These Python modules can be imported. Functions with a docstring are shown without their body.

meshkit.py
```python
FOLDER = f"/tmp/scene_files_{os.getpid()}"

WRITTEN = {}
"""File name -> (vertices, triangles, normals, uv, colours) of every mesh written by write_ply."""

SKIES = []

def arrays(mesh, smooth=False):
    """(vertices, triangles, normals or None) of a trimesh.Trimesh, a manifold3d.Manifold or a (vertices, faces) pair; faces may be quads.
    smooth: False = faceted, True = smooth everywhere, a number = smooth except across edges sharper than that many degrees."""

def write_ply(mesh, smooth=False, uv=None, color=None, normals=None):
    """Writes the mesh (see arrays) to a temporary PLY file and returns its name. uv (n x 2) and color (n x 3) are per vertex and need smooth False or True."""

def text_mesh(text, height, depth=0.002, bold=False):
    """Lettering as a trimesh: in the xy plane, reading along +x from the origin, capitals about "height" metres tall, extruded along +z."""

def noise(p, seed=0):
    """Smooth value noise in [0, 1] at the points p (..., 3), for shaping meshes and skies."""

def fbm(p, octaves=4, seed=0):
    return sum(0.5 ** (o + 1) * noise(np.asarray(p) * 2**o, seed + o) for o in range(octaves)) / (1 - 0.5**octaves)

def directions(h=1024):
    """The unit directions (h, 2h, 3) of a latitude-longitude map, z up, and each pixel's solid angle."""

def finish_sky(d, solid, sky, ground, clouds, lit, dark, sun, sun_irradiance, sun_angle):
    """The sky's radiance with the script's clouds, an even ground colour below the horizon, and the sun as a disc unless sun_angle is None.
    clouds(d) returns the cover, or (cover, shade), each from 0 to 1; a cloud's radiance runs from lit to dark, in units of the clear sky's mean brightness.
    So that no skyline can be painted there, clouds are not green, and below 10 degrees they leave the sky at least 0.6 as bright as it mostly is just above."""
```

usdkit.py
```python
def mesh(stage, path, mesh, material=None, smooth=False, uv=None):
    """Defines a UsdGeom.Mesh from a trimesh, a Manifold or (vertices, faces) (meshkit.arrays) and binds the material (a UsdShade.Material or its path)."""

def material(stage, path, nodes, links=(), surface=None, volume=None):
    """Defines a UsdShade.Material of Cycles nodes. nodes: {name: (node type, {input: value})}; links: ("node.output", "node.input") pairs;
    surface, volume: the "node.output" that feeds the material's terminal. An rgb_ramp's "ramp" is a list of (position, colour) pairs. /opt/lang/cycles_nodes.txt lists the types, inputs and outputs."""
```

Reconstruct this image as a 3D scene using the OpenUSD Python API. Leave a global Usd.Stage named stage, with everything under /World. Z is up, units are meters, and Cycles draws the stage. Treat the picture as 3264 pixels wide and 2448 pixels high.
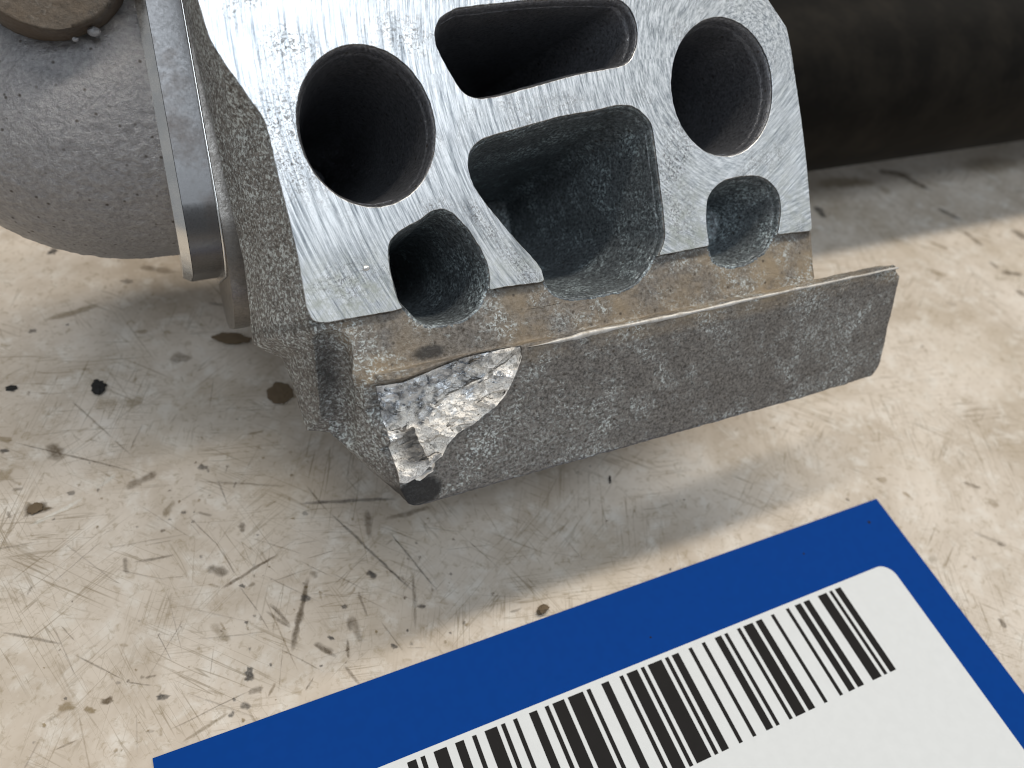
import math, random
import numpy as np, trimesh, usdkit, meshkit
import manifold3d as m3
from shapely.geometry import Polygon, Point, box as sbox
from shapely import affinity
from shapely.ops import unary_union
from pxr import Usd, UsdGeom, UsdLux, UsdShade, Gf, Vt, Sdf

stage = Usd.Stage.CreateInMemory()
UsdGeom.SetStageUpAxis(stage, UsdGeom.Tokens.z)
UsdGeom.SetStageMetersPerUnit(stage, 1.0)
UsdGeom.Xform.Define(stage, '/World')
MM = 0.001
rng = np.random.default_rng(7)

# ------------------------------------------------------------------ camera
RIGHT = np.array([0.90719665, -0.38680616, 0.16545461])
DOWN = np.array([-0.21067766, -0.75810339, -0.61716624])
FWD = np.array([0.36415540, 0.52503356, -0.76924028])
EYE = np.array([0.0, 0.0, 0.200])
cam = UsdGeom.Camera.Define(stage, '/World/camera')
cam.CreateHorizontalApertureAttr(36.0)
cam.CreateVerticalApertureAttr(27.0)
cam.CreateFocalLengthAttr(27.39)
cam.CreateFStopAttr(15.0)
cam.CreateFocusDistanceAttr(0.172)
cam.CreateClippingRangeAttr((0.01, 100.0))
cam.CreateExposureAttr(0.0)
M = Gf.Matrix4d(*RIGHT, 0, *(-DOWN), 0, *(-FWD), 0, *EYE, 1)
cam.AddTransformOp().Set(M)

# ------------------------------------------------------------------ light of the workshop
def aim(light, pos, target):
    pos, target = np.array(pos, float), np.array(target, float)
    z = pos - target
    z /= np.linalg.norm(z)
    x = np.cross([0, 1, 0.001], z)
    x /= np.linalg.norm(x)
    y = np.cross(z, x)
    light.AddTransformOp().Set(Gf.Matrix4d(*x, 0, *y, 0, *z, 0, *pos, 1))

def rect(name, pos, target, w, h, inten, col):
    l = UsdLux.RectLight.Define(stage, '/World/' + name)
    l.CreateWidthAttr(w); l.CreateHeightAttr(h); l.CreateIntensityAttr(inten)
    l.CreateColorAttr(Gf.Vec3f(*col))
    aim(l, pos, target)
    return l

dome = UsdLux.DomeLight.Define(stage, '/World/room_light')
dome.CreateIntensityAttr(0.085)
dome.CreateColorAttr(Gf.Vec3f(0.90, 0.95, 1.0))
C = np.array([0.09, 0.11, 0.06])
# the long tube lamp over the bench throws the shadows: sharp across it, soft along it
rect('bench_lamp', C + 1.45 * np.array([0.26, 0.29, 1.0]), C, 2.20, 0.12, 25.0, (1.0, 0.91, 0.78))
# daylight from the tall window behind the photographer and from the door on the right
rect('window_light', C + 1.7 * np.array([-0.10, -0.40, 0.90]), C, 1.50, 0.44, 4.8, (0.83, 0.915, 1.0))
rect('door_light', C + 1.8 * np.array([0.66, -0.50, 0.56]), C, 0.80, 0.70, 0.95, (0.88, 0.95, 1.0))

# ------------------------------------------------------------------ helpers
def tag(p, label=None, category=None, group=None, kind=None):
    p = p.GetPrim() if hasattr(p, 'GetPrim') else p
    for k, v in (('label', label), ('category', category), ('group', group), ('kind', kind)):
        if v:
            p.SetCustomDataByKey(k, v)
    return p

def numbered(parent, name):
    path, i = f'{parent}/{name}', 0
    while stage.GetPrimAtPath(path):
        i += 1
        path = f'{parent}/{name}_{i:03d}'
    return path

def xf(name, loc=(0, 0, 0), rotx=0, parent='/World'):
    x = UsdGeom.Xform.Define(stage, numbered(parent, name))
    x.AddTranslateOp().Set(Gf.Vec3d(*loc))
    if rotx:
        x.AddRotateXOp().Set(rotx)
    return str(x.GetPath())

def obj(name, v, f, mat, parent='/World', normals=None, prim=None, smooth=False):
    """One mesh; v in millimetres. prim: {name: per-vertex float or colour array}."""
    v, f = np.asarray(v, float), np.asarray(f, int)
    if smooth is not False:
        v, f, normals = meshkit.arrays((v, f), smooth)
    path = numbered(parent, name)
    m = UsdGeom.Mesh.Define(stage, path)
    m.CreatePointsAttr(Vt.Vec3fArray.FromNumpy((v * MM).astype(np.float32)))
    m.CreateFaceVertexCountsAttr(Vt.IntArray.FromNumpy(np.full(len(f), f.shape[1], np.int32)))
    m.CreateFaceVertexIndicesAttr(Vt.IntArray.FromNumpy(f.astype(np.int32).ravel()))
    m.CreateSubdivisionSchemeAttr('none')
    if normals is not None:
        m.CreateNormalsAttr(Vt.Vec3fArray.FromNumpy(np.asarray(normals).astype(np.float32)))
        m.SetNormalsInterpolation('vertex')
    api = UsdGeom.PrimvarsAPI(m)
    for k, a in (prim or {}).items():
        a = np.asarray(a(v) if callable(a) else a, np.float32)
        if a.ndim == 2:
            api.CreatePrimvar(k, Sdf.ValueTypeNames.Color3fArray, 'vertex').Set(Vt.Vec3fArray.FromNumpy(a))
        else:
            api.CreatePrimvar(k, Sdf.ValueTypeNames.FloatArray, 'vertex').Set(Vt.FloatArray.FromNumpy(a))
    UsdShade.MaterialBindingAPI.Apply(m.GetPrim()).Bind(UsdShade.Material.Get(stage, mat))
    return path

def manifold(v, f):
    t = trimesh.Trimesh(v, f, process=True)
    if t.volume < 0:
        t.invert()
    return m3.Manifold(m3.Mesh(np.asarray(t.vertices, np.float32), np.asarray(t.faces, np.uint32)))

def mesh_of(man):
    m = man.to_mesh()
    return np.array(m.vert_properties[:, :3], float), np.array(m.tri_verts, int)

def section(pts):
    return m3.CrossSection([np.asarray(pts, np.float64)], m3.FillRule.NonZero)

def hull(pts):
    return m3.Manifold.hull_points(np.asarray(pts, np.float32))

def sub(v, f, n, keep):
    ff = f[keep]
    u, inv = np.unique(ff, return_inverse=True)
    return v[u], inv.reshape(-1, 3), n[u]

def sstep(a, b, x):
    t = np.clip((x - a) / (b - a), 0, 1)
    return t * t * (3 - 2 * t)

# ------------------------------------------------------------------ materials
LOOKS = '/World/Looks'
UsdGeom.Scope.Define(stage, LOOKS)

def mat(name, nodes, links, surface):
    usdkit.material(stage, f'{LOOKS}/{name}', nodes, links, surface=surface)
    return f'{LOOKS}/{name}'

def ramp(a, b, ca=(0, 0, 0), cb=(1, 1, 1)):
    return ('rgb_ramp', {'ramp': [(0, ca), (a, ca), (b, cb), (1, cb)]})

def math_(op, a=None, b=None):
    d = {'math_type': op}
    if a is not None: d['value1'] = a
    if b is not None: d['value2'] = b
    return ('math', d)

def cast_material(name, lo, hi, fleck, fleck_amt, metallic, rough, grain=900., bump=0.00022, bstr=0.7,
                  brown=(0.35, 0.268, 0.172)):
    nodes = {
        'tc': ('texture_coordinate', {}),
        'n1': ('noise_texture', {'scale': grain, 'detail': 6.0, 'roughness': 0.72}),
        'n2': ('noise_texture', {'scale': 95.0, 'detail': 6.0, 'roughness': 0.7}),
        'n3': ('noise_texture', {'scale': grain * 0.95, 'detail': 6.0, 'roughness': 0.78, 'distortion': 0.5}),
        'n4': ('noise_texture', {'scale': 55.0, 'detail': 7.0, 'roughness': 0.7}),
        'v1': ('voronoi_texture', {'scale': 330.0}),
        'base': ramp(0.36, 0.64, lo, hi),
        'fl': ramp(0.50, 0.60),
        'msk': ramp(0.48, 0.62),
        'pits': ramp(0.06, 0.16, (1, 1, 1), (0, 0, 0)),
        'a_s': ('attribute', {'attribute': 'stain'}),
        'a_d': ('attribute', {'attribute': 'dark'}),
        'a_p': ('attribute', {'attribute': 'pale'}),
        'p1': math_('add'), 'p2': math_('multiply', b=fleck_amt), 'p3': math_('multiply'),
        's1': ramp(0.38, 0.58), 's2': math_('multiply'),
        'c1': ('mix_color', {'b': fleck, 'use_clamp': True}),
        'c2': ('mix_color', {'b': brown}),
        'c2b': ('mix_color', {'b': (0.045, 0.03, 0.018)}),
        'c3': ('mix_color', {'b': (0.022, 0.021, 0.021)}),
        'pm': math_('multiply', b=0.75),
        'h': math_('multiply', b=0.6), 'h2': math_('add'),
        'bump': ('bump', {'strength': bstr, 'distance': bump}),
        'mt': math_('multiply', b=-metallic), 'mt2': math_('add', b=metallic),
        'p': ('principled_bsdf', {'roughness': rough}),
    }
    links = [('tc.object', f'{k}.vector') for k in ('n1', 'n2', 'n3', 'n4', 'v1')] + [
        ('n1.fac', 'base.fac'), ('n3.fac', 'fl.fac'), ('n2.fac', 'msk.fac'), ('v1.distance', 'pits.fac'),
        ('msk.color', 'p1.value1'), ('a_p.fac', 'p1.value2'), ('p1.value', 'p2.value1'), ('p2.value', 'p3.value1'), ('fl.color', 'p3.value2'),
        ('n4.fac', 's1.fac'), ('s1.color', 's2.value1'), ('a_s.fac', 's2.value2'),
        ('base.color', 'c2.a'), ('s2.value', 'c2.fac'),
        ('c2.result', 'c1.a'), ('p3.value', 'c1.fac'),
        ('c1.result', 'c2b.a'), ('pits.color', 'pm.value1'), ('pm.value', 'c2b.fac'),
        ('c2b.result', 'c3.a'), ('a_d.fac', 'c3.fac'), ('c3.result', 'p.base_color'),
        ('n1.fac', 'h2.value1'), ('n3.fac', 'h.value1'), ('h.value', 'h2.value2'), ('h2.value', 'bump.height'), ('bump.normal', 'p.normal'),
        ('a_s.fac', 'mt.value1'), ('mt.value', 'mt2.value1'), ('mt2.value', 'p.metallic'),
    ]
    return mat(name, nodes, links, 'p.BSDF')

CAST = cast_material('cast_aluminium', (0.060, 0.053, 0.047), (0.27, 0.25, 0.23), (0.62, 0.66, 0.65), 1.0, 0.25, 0.55, grain=1350., bump=0.00026)
PORT = cast_material('port_casting', (0.036, 0.042, 0.046), (0.21, 0.23, 0.245), (0.58, 0.68, 0.71), 1.0, 0.35, 0.42, grain=1300., bump=0.00025)
PORT_CLEAN = cast_material('port_clean', (0.10, 0.101, 0.112), (0.27, 0.275, 0.295), (0.40, 0.43, 0.49), 0.25, 0.65, 0.32, grain=1300., bump=0.00028, bstr=0.8)
SHELL = cast_material('shell_casting', (0.27, 0.266, 0.275), (0.42, 0.415, 0.425), (0.62, 0.62, 0.63), 0.25, 0.8, 0.38, grain=1000., bump=0.0005, bstr=0.9)
BOSS = cast_material('boss_casting', (0.035, 0.029, 0.024), (0.15, 0.125, 0.10), (0.34, 0.31, 0.27), 0.3, 0.2, 0.6, grain=900., bump=0.0005, brown=(0.12, 0.085, 0.055))

def machined():
    nodes = {
        'tc': ('texture_coordinate', {}),
        'sx': ('separate_xyz', {}),
        # arcs of the fly cutter, centre (50, 20) mm
        'dx': math_('subtract', b=0.050), 'dy': math_('subtract', b=0.020),
        'dx2': math_('multiply'), 'dy2': math_('multiply'), 'r2': math_('add'), 'r': math_('power', b=0.5),
        'th': math_('arctan2'), 'rs': math_('multiply', b=1500.0), 'ts': math_('multiply', b=7.0),
        'cv': ('combine_xyz', {'z': 0.0}),
        'st': ('noise_texture', {'scale': 1.0, 'detail': 6.0, 'roughness': 0.8}),
        # second set, centre (-40, 90) mm
        'ex': math_('subtract', b=-0.030), 'ey': math_('subtract', b=0.120),
        'ex2': math_('multiply'), 'ey2': math_('multiply'), 'q2': math_('add'), 'q': math_('power', b=0.5),
        'ph': math_('arctan2'), 'qs': math_('multiply', b=1500.0), 'ps': math_('multiply', b=12.0),
        'cw': ('combine_xyz', {'z': 3.0}),
        'su': ('noise_texture', {'scale': 1.0, 'detail': 6.0, 'roughness': 0.8}),
        'nm': ('noise_texture', {'scale': 28.0, 'detail': 2.0}),
        'nmr': ramp(0.47, 0.60), 'sm': ('mix_float', {}),
        'xr': ('map_range', {'from_min': 0.01, 'from_max': 0.05, 'to_min': 0.0, 'to_max': 0.8, 'clamp': True}), 'xm': math_('multiply'),
        # corrosion
        'c1': ('noise_texture', {'scale': 1700.0, 'detail': 4.0, 'roughness': 0.7, 'distortion': 1.0}),
        'c2': ('noise_texture', {'scale': 62.0, 'detail': 4.0, 'roughness': 0.6}),
        'c1r': ramp(0.50, 0.58), 'c2r': ramp(0.53, 0.72), 'cm': math_('multiply'),
        'ap': ('attribute', {'attribute': 'pale'}), 'ad': ('attribute', {'attribute': 'dark'}),
        'c2a': math_('add'), 'film': math_('multiply', b=1.1),
        'f2': ('noise_texture', {'scale': 300.0, 'detail': 6.0, 'roughness': 0.75}), 'f2r': ramp(0.40, 0.62), 'filmm': math_('multiply'),
        'bc': ramp(0.37, 0.58, (0.24, 0.265, 0.29), (0.92, 0.93, 0.94)),
        'k1': ('mix_color', {'b': (0.42, 0.45, 0.42)}),
        'k2': ('mix_color', {'b': (0.11, 0.112, 0.12)}),
        'k3': ('mix_color', {'b': (0.10, 0.085, 0.07)}),
        'cmx': math_('multiply', b=0.85),
        'rg': ('map_range', {'from_min': 0.25, 'from_max': 0.75, 'to_min': 0.27, 'to_max': 0.46, 'clamp': True}),
        'rg2': ('mix_float', {'b': 0.62}),
        'mt': ('mix_float', {'a': 1.0, 'b': 0.25}), 'mx': math_('maximum'),
        'bump': ('bump', {'strength': 0.5, 'distance': 0.00008}),
        'p': ('principled_bsdf', {}),
    }
    L = [('tc.object', 'sx.vector'), ('sx.x', 'dx.value1'), ('sx.y', 'dy.value1'),
         ('dx.value', 'dx2.value1'), ('dx.value', 'dx2.value2'), ('dy.value', 'dy2.value1'), ('dy.value', 'dy2.value2'),
         ('dx2.value', 'r2.value1'), ('dy2.value', 'r2.value2'), ('r2.value', 'r.value1'),
         ('dy.value', 'th.value1'), ('dx.value', 'th.value2'), ('r.value', 'rs.value1'), ('th.value', 'ts.value1'),
         ('rs.value', 'cv.x'), ('ts.value', 'cv.y'), ('cv.vector', 'st.vector'),
         ('sx.x', 'ex.value1'), ('sx.y', 'ey.value1'), ('ex.value', 'ex2.value1'), ('ex.value', 'ex2.value2'), ('ey.value', 'ey2.value1'), ('ey.value', 'ey2.value2'),
         ('ex2.value', 'q2.value1'), ('ey2.value', 'q2.value2'), ('q2.value', 'q.value1'), ('ey.value', 'ph.value1'), ('ex.value', 'ph.value2'),
         ('q.value', 'qs.value1'), ('ph.value', 'ps.value1'), ('qs.value', 'cw.x'), ('ps.value', 'cw.y'), ('cw.vector', 'su.vector'),
         ('tc.object', 'nm.vector'), ('nm.fac', 'nmr.fac'), ('sx.x', 'xr.value'), ('nmr.color', 'xm.value1'), ('xr.result', 'xm.value2'), ('xm.value', 'sm.fac'),
         ('st.fac', 'sm.a'), ('su.fac', 'sm.b'),
         ('tc.object', 'c1.vector'), ('tc.object', 'c2.vector'), ('c1.fac', 'c1r.fac'), ('c2.fac', 'c2r.fac'),
         ('c2r.color', 'c2a.value1'), ('ad.fac', 'c2a.value2'), ('c1r.color', 'cm.value1'), ('c2a.value', 'cm.value2'),
         ('tc.object', 'f2.vector'), ('f2.fac', 'f2r.fac'), ('f2r.color', 'filmm.value1'), ('ap.fac', 'filmm.value2'), ('filmm.value', 'film.value1'),
         ('sm.result', 'bc.fac'), ('bc.color', 'k1.a'), ('film.value', 'k1.fac'),
         ('cm.value', 'cmx.value1'), ('k1.result', 'k2.a'), ('cmx.value', 'k2.fac'), ('k2.result', 'p.base_color'),
         ('sm.result', 'rg.value'), ('rg.result', 'rg2.a'), ('cm.value', 'mx.value1'), ('film.value', 'mx.value2'), ('mx.value', 'rg2.fac'), ('rg2.result', 'p.roughness'),
         ('mx.value', 'mt.fac'), ('mt.result', 'p.metallic'),
         ('sm.result', 'bump.height'), ('bump.normal', 'p.normal')]
    nodes.pop('k3')
    return mat('machined_aluminium', nodes, L, 'p.BSDF')
MACHINED = machined()

def simple_metal(name, col, rough, stain=None, scale=90., amt=0.5, metallic=1.0, bump=0.0, bscale=900.):
    nodes = {'tc': ('texture_coordinate', {}), 'n': ('noise_texture', {'scale': scale, 'detail': 6.0, 'roughness': 0.7}), 'r': ramp(0.45, 0.66),
             'm': math_('multiply', b=amt), 'c': ('mix_color', {'a': col, 'b': stain or col}), 'g': ('noise_texture', {'scale': bscale, 'detail': 5.0, 'roughness': 0.7}),
             'rr': ('map_range', {'from_min': 0.3, 'from_max': 0.7, 'to_min': rough * 0.8, 'to_max': rough * 1.25, 'clamp': True}),
             'mm': ('mix_float', {'a': metallic, 'b': metallic * 0.35}),
             'b': ('bump', {'strength': 0.6, 'distance': max(bump, 1e-6)}), 'p': ('principled_bsdf', {})}
    L = [('tc.object', 'n.vector'), ('n.fac', 'r.fac'), ('r.color', 'm.value1'), ('m.value', 'c.fac'), ('c.result', 'p.base_color'), ('tc.object', 'g.vector'),
         ('g.fac', 'rr.value'), ('rr.result', 'p.roughness'), ('m.value', 'mm.fac'), ('mm.result', 'p.metallic')]
    if bump:
        L += [('g.fac', 'b.height'), ('b.normal', 'p.normal')]
    return mat(name, nodes, L, 'p.BSDF')

RIM = simple_metal('rim_metal', (0.165, 0.162, 0.163), 0.32, (0.085, 0.066, 0.055), 45., 0.95, bump=0.00001, bscale=1500.)
BRIGHT = simple_metal('bright_edge', (0.86, 0.85, 0.83), 0.24, (0.55, 0.52, 0.48), 150., 0.4)
def fracture_material():
    nodes = {'tc': ('texture_coordinate', {}), 'g': ('noise_texture', {'scale': 2600.0, 'detail': 5.0, 'roughness': 0.75}), 
             'a': ('attribute', {'attribute': 'cream'}), 'sa': ('attribute', {'attribute': 'dark'}), 'cd': ('mix_color', {'b': (0.085, 0.078, 0.072)}), 'n': ('noise_texture', {'scale': 420.0, 'detail': 5.0, 'roughness': 0.7}), 'nr': ramp(0.40, 0.62),
             'c0': ramp(0.40, 0.58, (0.40, 0.41, 0.43), (0.92, 0.93, 0.94)), 'c1': ramp(0.36, 0.52, (0.40, 0.36, 0.32), (1.0, 0.96, 0.90)), 'c': ('mix_color', {}),
             'rr': ('mix_float', {'a': 0.24, 'b': 0.60}), 'mm': ('mix_float', {'a': 1.0, 'b': 0.05}),
             'h': math_('add'), 'b': ('bump', {'strength': 0.8, 'distance': 0.0002}), 'p': ('principled_bsdf', {})}
    L = [('tc.object', k + '.vector') for k in 'gn'] + [('n.fac', 'c0.fac'), ('g.fac', 'c1.fac'), ('c0.color', 'c.a'), ('c1.color', 'c.b'), ('a.fac', 'c.fac'), ('c.result', 'cd.a'), ('sa.fac', 'cd.fac'), ('cd.result', 'p.base_color'),
         ('a.fac', 'rr.fac'), ('rr.result', 'p.roughness'), ('a.fac', 'mm.fac'), ('mm.result', 'p.metallic'), ('n.fac', 'h.value1'), ('g.fac', 'h.value2'), ('h.value', 'b.height'), ('b.normal', 'p.normal')]
    nodes.pop('nr')
    return mat('fresh_break', nodes, L, 'p.BSDF')
FRACTURE = fracture_material()
WORN = simple_metal('worn_edge', (0.62, 0.60, 0.57), 0.5, (0.34, 0.30, 0.25), 500., 0.8, metallic=0.5, bump=0.0001)
CHIP = simple_metal('torn_metal', (0.30, 0.28, 0.26), 0.34, (0.13, 0.115, 0.1), 500., 0.7, bump=0.0001)
SLEEVE = simple_metal('sleeve_steel', (0.16, 0.19, 0.21), 0.35, (0.2, 0.22, 0.24), 200., 0.5)

def plain(name, col, rough, spec=0.4, bump=0.0, var=0.1):
    nodes = {'tc': ('texture_coordinate', {}), 'n': ('noise_texture', {'scale': 320.0, 'detail': 6.0, 'roughness': 0.7}),
             'r': ramp(0.35, 0.7, tuple(c * (1 - var) for c in col), tuple(min(1, c * (1 + var)) for c in col)),
             'b': ('bump', {'strength': 0.4, 'distance': max(bump, 1e-6)}), 'p': ('principled_bsdf', {'roughness': rough, 'specular_ior_level': spec})}
    L = [('tc.object', 'n.vector'), ('n.fac', 'r.fac'), ('r.color', 'p.base_color')]
    if bump:
        L += [('n.fac', 'b.height'), ('b.normal', 'p.normal')]
    return mat(name, nodes, L, 'p.BSDF')

BLUE = plain('blue_print', (0.0008, 0.045, 0.25), 0.65, 0.06, var=0.04)
WHITE = plain('sticker_paper', (0.70, 0.715, 0.72), 0.7, 0.2, var=0.02)
INK = plain('black_ink', (0.010, 0.009, 0.009), 0.6, 0.15)
CRUMB = plain('dark_crumb', (0.012, 0.011, 0.010), 0.6, bump=0.0003)
CRUMB_BROWN = plain('brown_crumb', (0.15, 0.108, 0.066), 0.9, bump=0.0003)

def pipe_material():
    nodes = {'tc': ('texture_coordinate', {}), 'n': ('noise_texture', {'scale': 45.0, 'detail': 5.0, 'roughness': 0.65}),
             'r': ramp(0.42, 0.72, (0.0045, 0.0038, 0.003), (0.015, 0.0125, 0.0095)), 'g': ('noise_texture', {'scale': 500.0, 'detail': 4.0}),
             'b': ('bump', {'strength': 0.4, 'distance': 0.0003}), 'p': ('principled_bsdf', {'roughness': 0.65, 'specular_ior_level': 0.08})}
    L = [('tc.object', 'n.vector'), ('n.fac', 'r.fac'), ('r.color', 'p.base_color'), ('tc.object', 'g.vector'), ('g.fac', 'b.height'), ('b.normal', 'p.normal')]
    return mat('black_pipe', nodes, L, 'p.BSDF')
PIPE = pipe_material()

def table_material():
    nodes = {
        'tc': ('texture_coordinate', {}),
        'n1': ('noise_texture', {'scale': 26.0, 'detail': 6.0, 'roughness': 0.62, 'distortion': 0.6}),
        'n2': ('noise_texture', {'scale': 130.0, 'detail': 5.0, 'roughness': 0.66, 'distortion': 0.25}),
        'n3': ('noise_texture', {'scale': 420.0, 'detail': 5.0, 'roughness': 0.7, 'distortion': 0.8}),
        'n4': ('noise_texture', {'scale': 12.0, 'detail': 4.0, 'roughness': 0.6}),
        'b1': ramp(0.36, 0.66, (0.49, 0.418, 0.338), (0.69, 0.618, 0.538)),
        'r2': ramp(0.50, 0.66), 'm2': math_('multiply', b=0.6), 'c2': ('mix_color', {'b': (0.74, 0.70, 0.64)}),
        'r3': ramp(0.53, 0.72), 'm3': math_('multiply', b=0.65), 'c3': ('mix_color', {'b': (0.30, 0.235, 0.145)}),
        'r4': ramp(0.50, 0.70), 'm4': math_('multiply', b=0.45), 'c4': ('mix_color', {'b': (0.44, 0.36, 0.25)}),
        'rg': ('map_range', {'from_min': 0.3, 'from_max': 0.7, 'to_min': 0.36, 'to_max': 0.55, 'clamp': True}),
        'bump': ('bump', {'strength': 0.25, 'distance': 0.0002}),
        'p': ('principled_bsdf', {'specular_ior_level': 0.25}),
    }
    L = [('tc.object', f'{k}.vector') for k in ('n1', 'n2', 'n3', 'n4')]
    L += [('n1.fac', 'b1.fac'), ('b1.color', 'c2.a'), ('n2.fac', 'r2.fac'), ('r2.color', 'm2.value1'), ('m2.value', 'c2.fac')]
    L += [('c2.result', 'c4.a'), ('n4.fac', 'r4.fac'), ('r4.color', 'm4.value1'), ('m4.value', 'c4.fac')]
    L += [('c4.result', 'c3.a'), ('n3.fac', 'r3.fac'), ('r3.color', 'm3.value1'), ('m3.value', 'c3.fac'), ('c3.result', 'p.base_color')]
    # families of long fine cuts that have caught dirt
    prev = 'c3.result'
    for i, (ang, sx, sy, seed) in enumerate([(0.55, 14., 330., 1.), (-0.75, 12., 300., 5.), (1.9, 16., 360., 9.), (-0.2, 18., 420., 13.), (1.15, 15., 300., 17.)]):
        a, b, c, d, e, f = (f'{x}{i}s' for x in 'abcdef')
        nodes[a] = ('mapping', {'mapping_type': 'texture', 'rotation': (0, 0, ang), 'scale': (1.0 / sx, 1.0 / sy, 1.0), 'location': (0.11 * seed, 0.17 * seed, seed)})
        nodes[b] = ('noise_texture', {'scale': 1.0, 'detail': 2.0, 'roughness': 0.5, 'distortion': 0.25})
        nodes[c] = ('rgb_ramp', {'ramp': [(0, (0, 0, 0)), (0.487, (0, 0, 0)), (0.5, (1, 1, 1)), (0.513, (0, 0, 0)), (1, (0, 0, 0))]})
        nodes[d] = ('noise_texture', {'scale': 34.0, 'detail': 3.0})
        nodes[d + 'r'] = ramp(0.50, 0.64)
        nodes[d + 'm'] = ('mapping', {'location': (seed, -seed, 0.3 * seed)})
        nodes[e] = math_('multiply'); nodes[e + 'k'] = math_('multiply', b=0.62)
        nodes[f] = ('mix_color', {'b': (0.20, 0.15, 0.085)})
        L += [('tc.object', a + '.vector'), (a + '.vector', b + '.vector'), (b + '.fac', c + '.fac'), ('tc.object', d + 'm.vector'), (d + 'm.vector', d + '.vector'), (d + '.fac', d + 'r.fac'),
              (c + '.color', e + '.value1'), (d + 'r.color', e + '.value2'), (e + '.value', e + 'k.value1'), (e + 'k.value', f + '.fac'), (prev, f + '.a')]
        prev = f + '.result'
    L = [x for x in L if x != ('c3.result', 'p.base_color')] + [(prev, 'p.base_color'), ('n2.fac', 'rg.value'), ('rg.result', 'p.roughness'), ('n3.fac', 'bump.height'), ('bump.normal', 'p.normal')]
    return mat('worn_laminate', nodes, L, 'p.BSDF')
TABLE = table_material()

def grime_material():
    nodes = {'tc': ('texture_coordinate', {}), 'f': ('attribute', {'attribute': 'fade'}), 'c': ('attribute', {'attribute': 'shade'}),
             'n': ('noise_texture', {'scale': 900.0, 'detail': 4.0, 'roughness': 0.7}), 'r': ramp(0.28, 0.62, (0.35, 0.35, 0.35), (1, 1, 1)), 'm': math_('multiply'),
             'p': ('principled_bsdf', {'roughness': 0.65})}
    L = [('tc.object', 'n.vector'), ('n.fac', 'r.fac'), ('r.color', 'm.value1'), ('f.fac', 'm.value2'), ('m.value', 'p.alpha'), ('c.color', 'p.base_color')]
    return mat('ground_in_dirt', nodes, L, 'p.BSDF')
GRIME = grime_material()

# ------------------------------------------------------------------ the bench top
table = xf('table_top')
tag(stage.GetPrimAtPath(table), 'cream worn laminate bench top, scratched and stained', None, None, 'structure')
gx, gy = np.meshgrid(np.linspace(-700, 1100, 61), np.linspace(-700, 1300, 61), indexing='ij')
gv = np.c_[gx.ravel(), gy.ravel(), np.zeros(gx.size)]
ii = np.arange(61 * 61).reshape(61, 61)
gf = np.c_[ii[:-1, :-1].ravel(), ii[1:, :-1].ravel(), ii[1:, 1:].ravel(), ii[:-1, 1:].ravel()]
nb = len(gv)
edge = np.r_[ii[:, 0], ii[-1, 1:], ii[-2::-1, -1], ii[0, -2:0:-1]]
gv = np.vstack([gv, gv[edge] - [0, 0, 28]])
lo = np.arange(nb, nb + len(edge))
gf = np.vstack([gf, np.c_[edge, lo, np.roll(lo, -1), np.roll(edge, -1)]])
obj('surface', gv, gf, TABLE, table)

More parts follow.
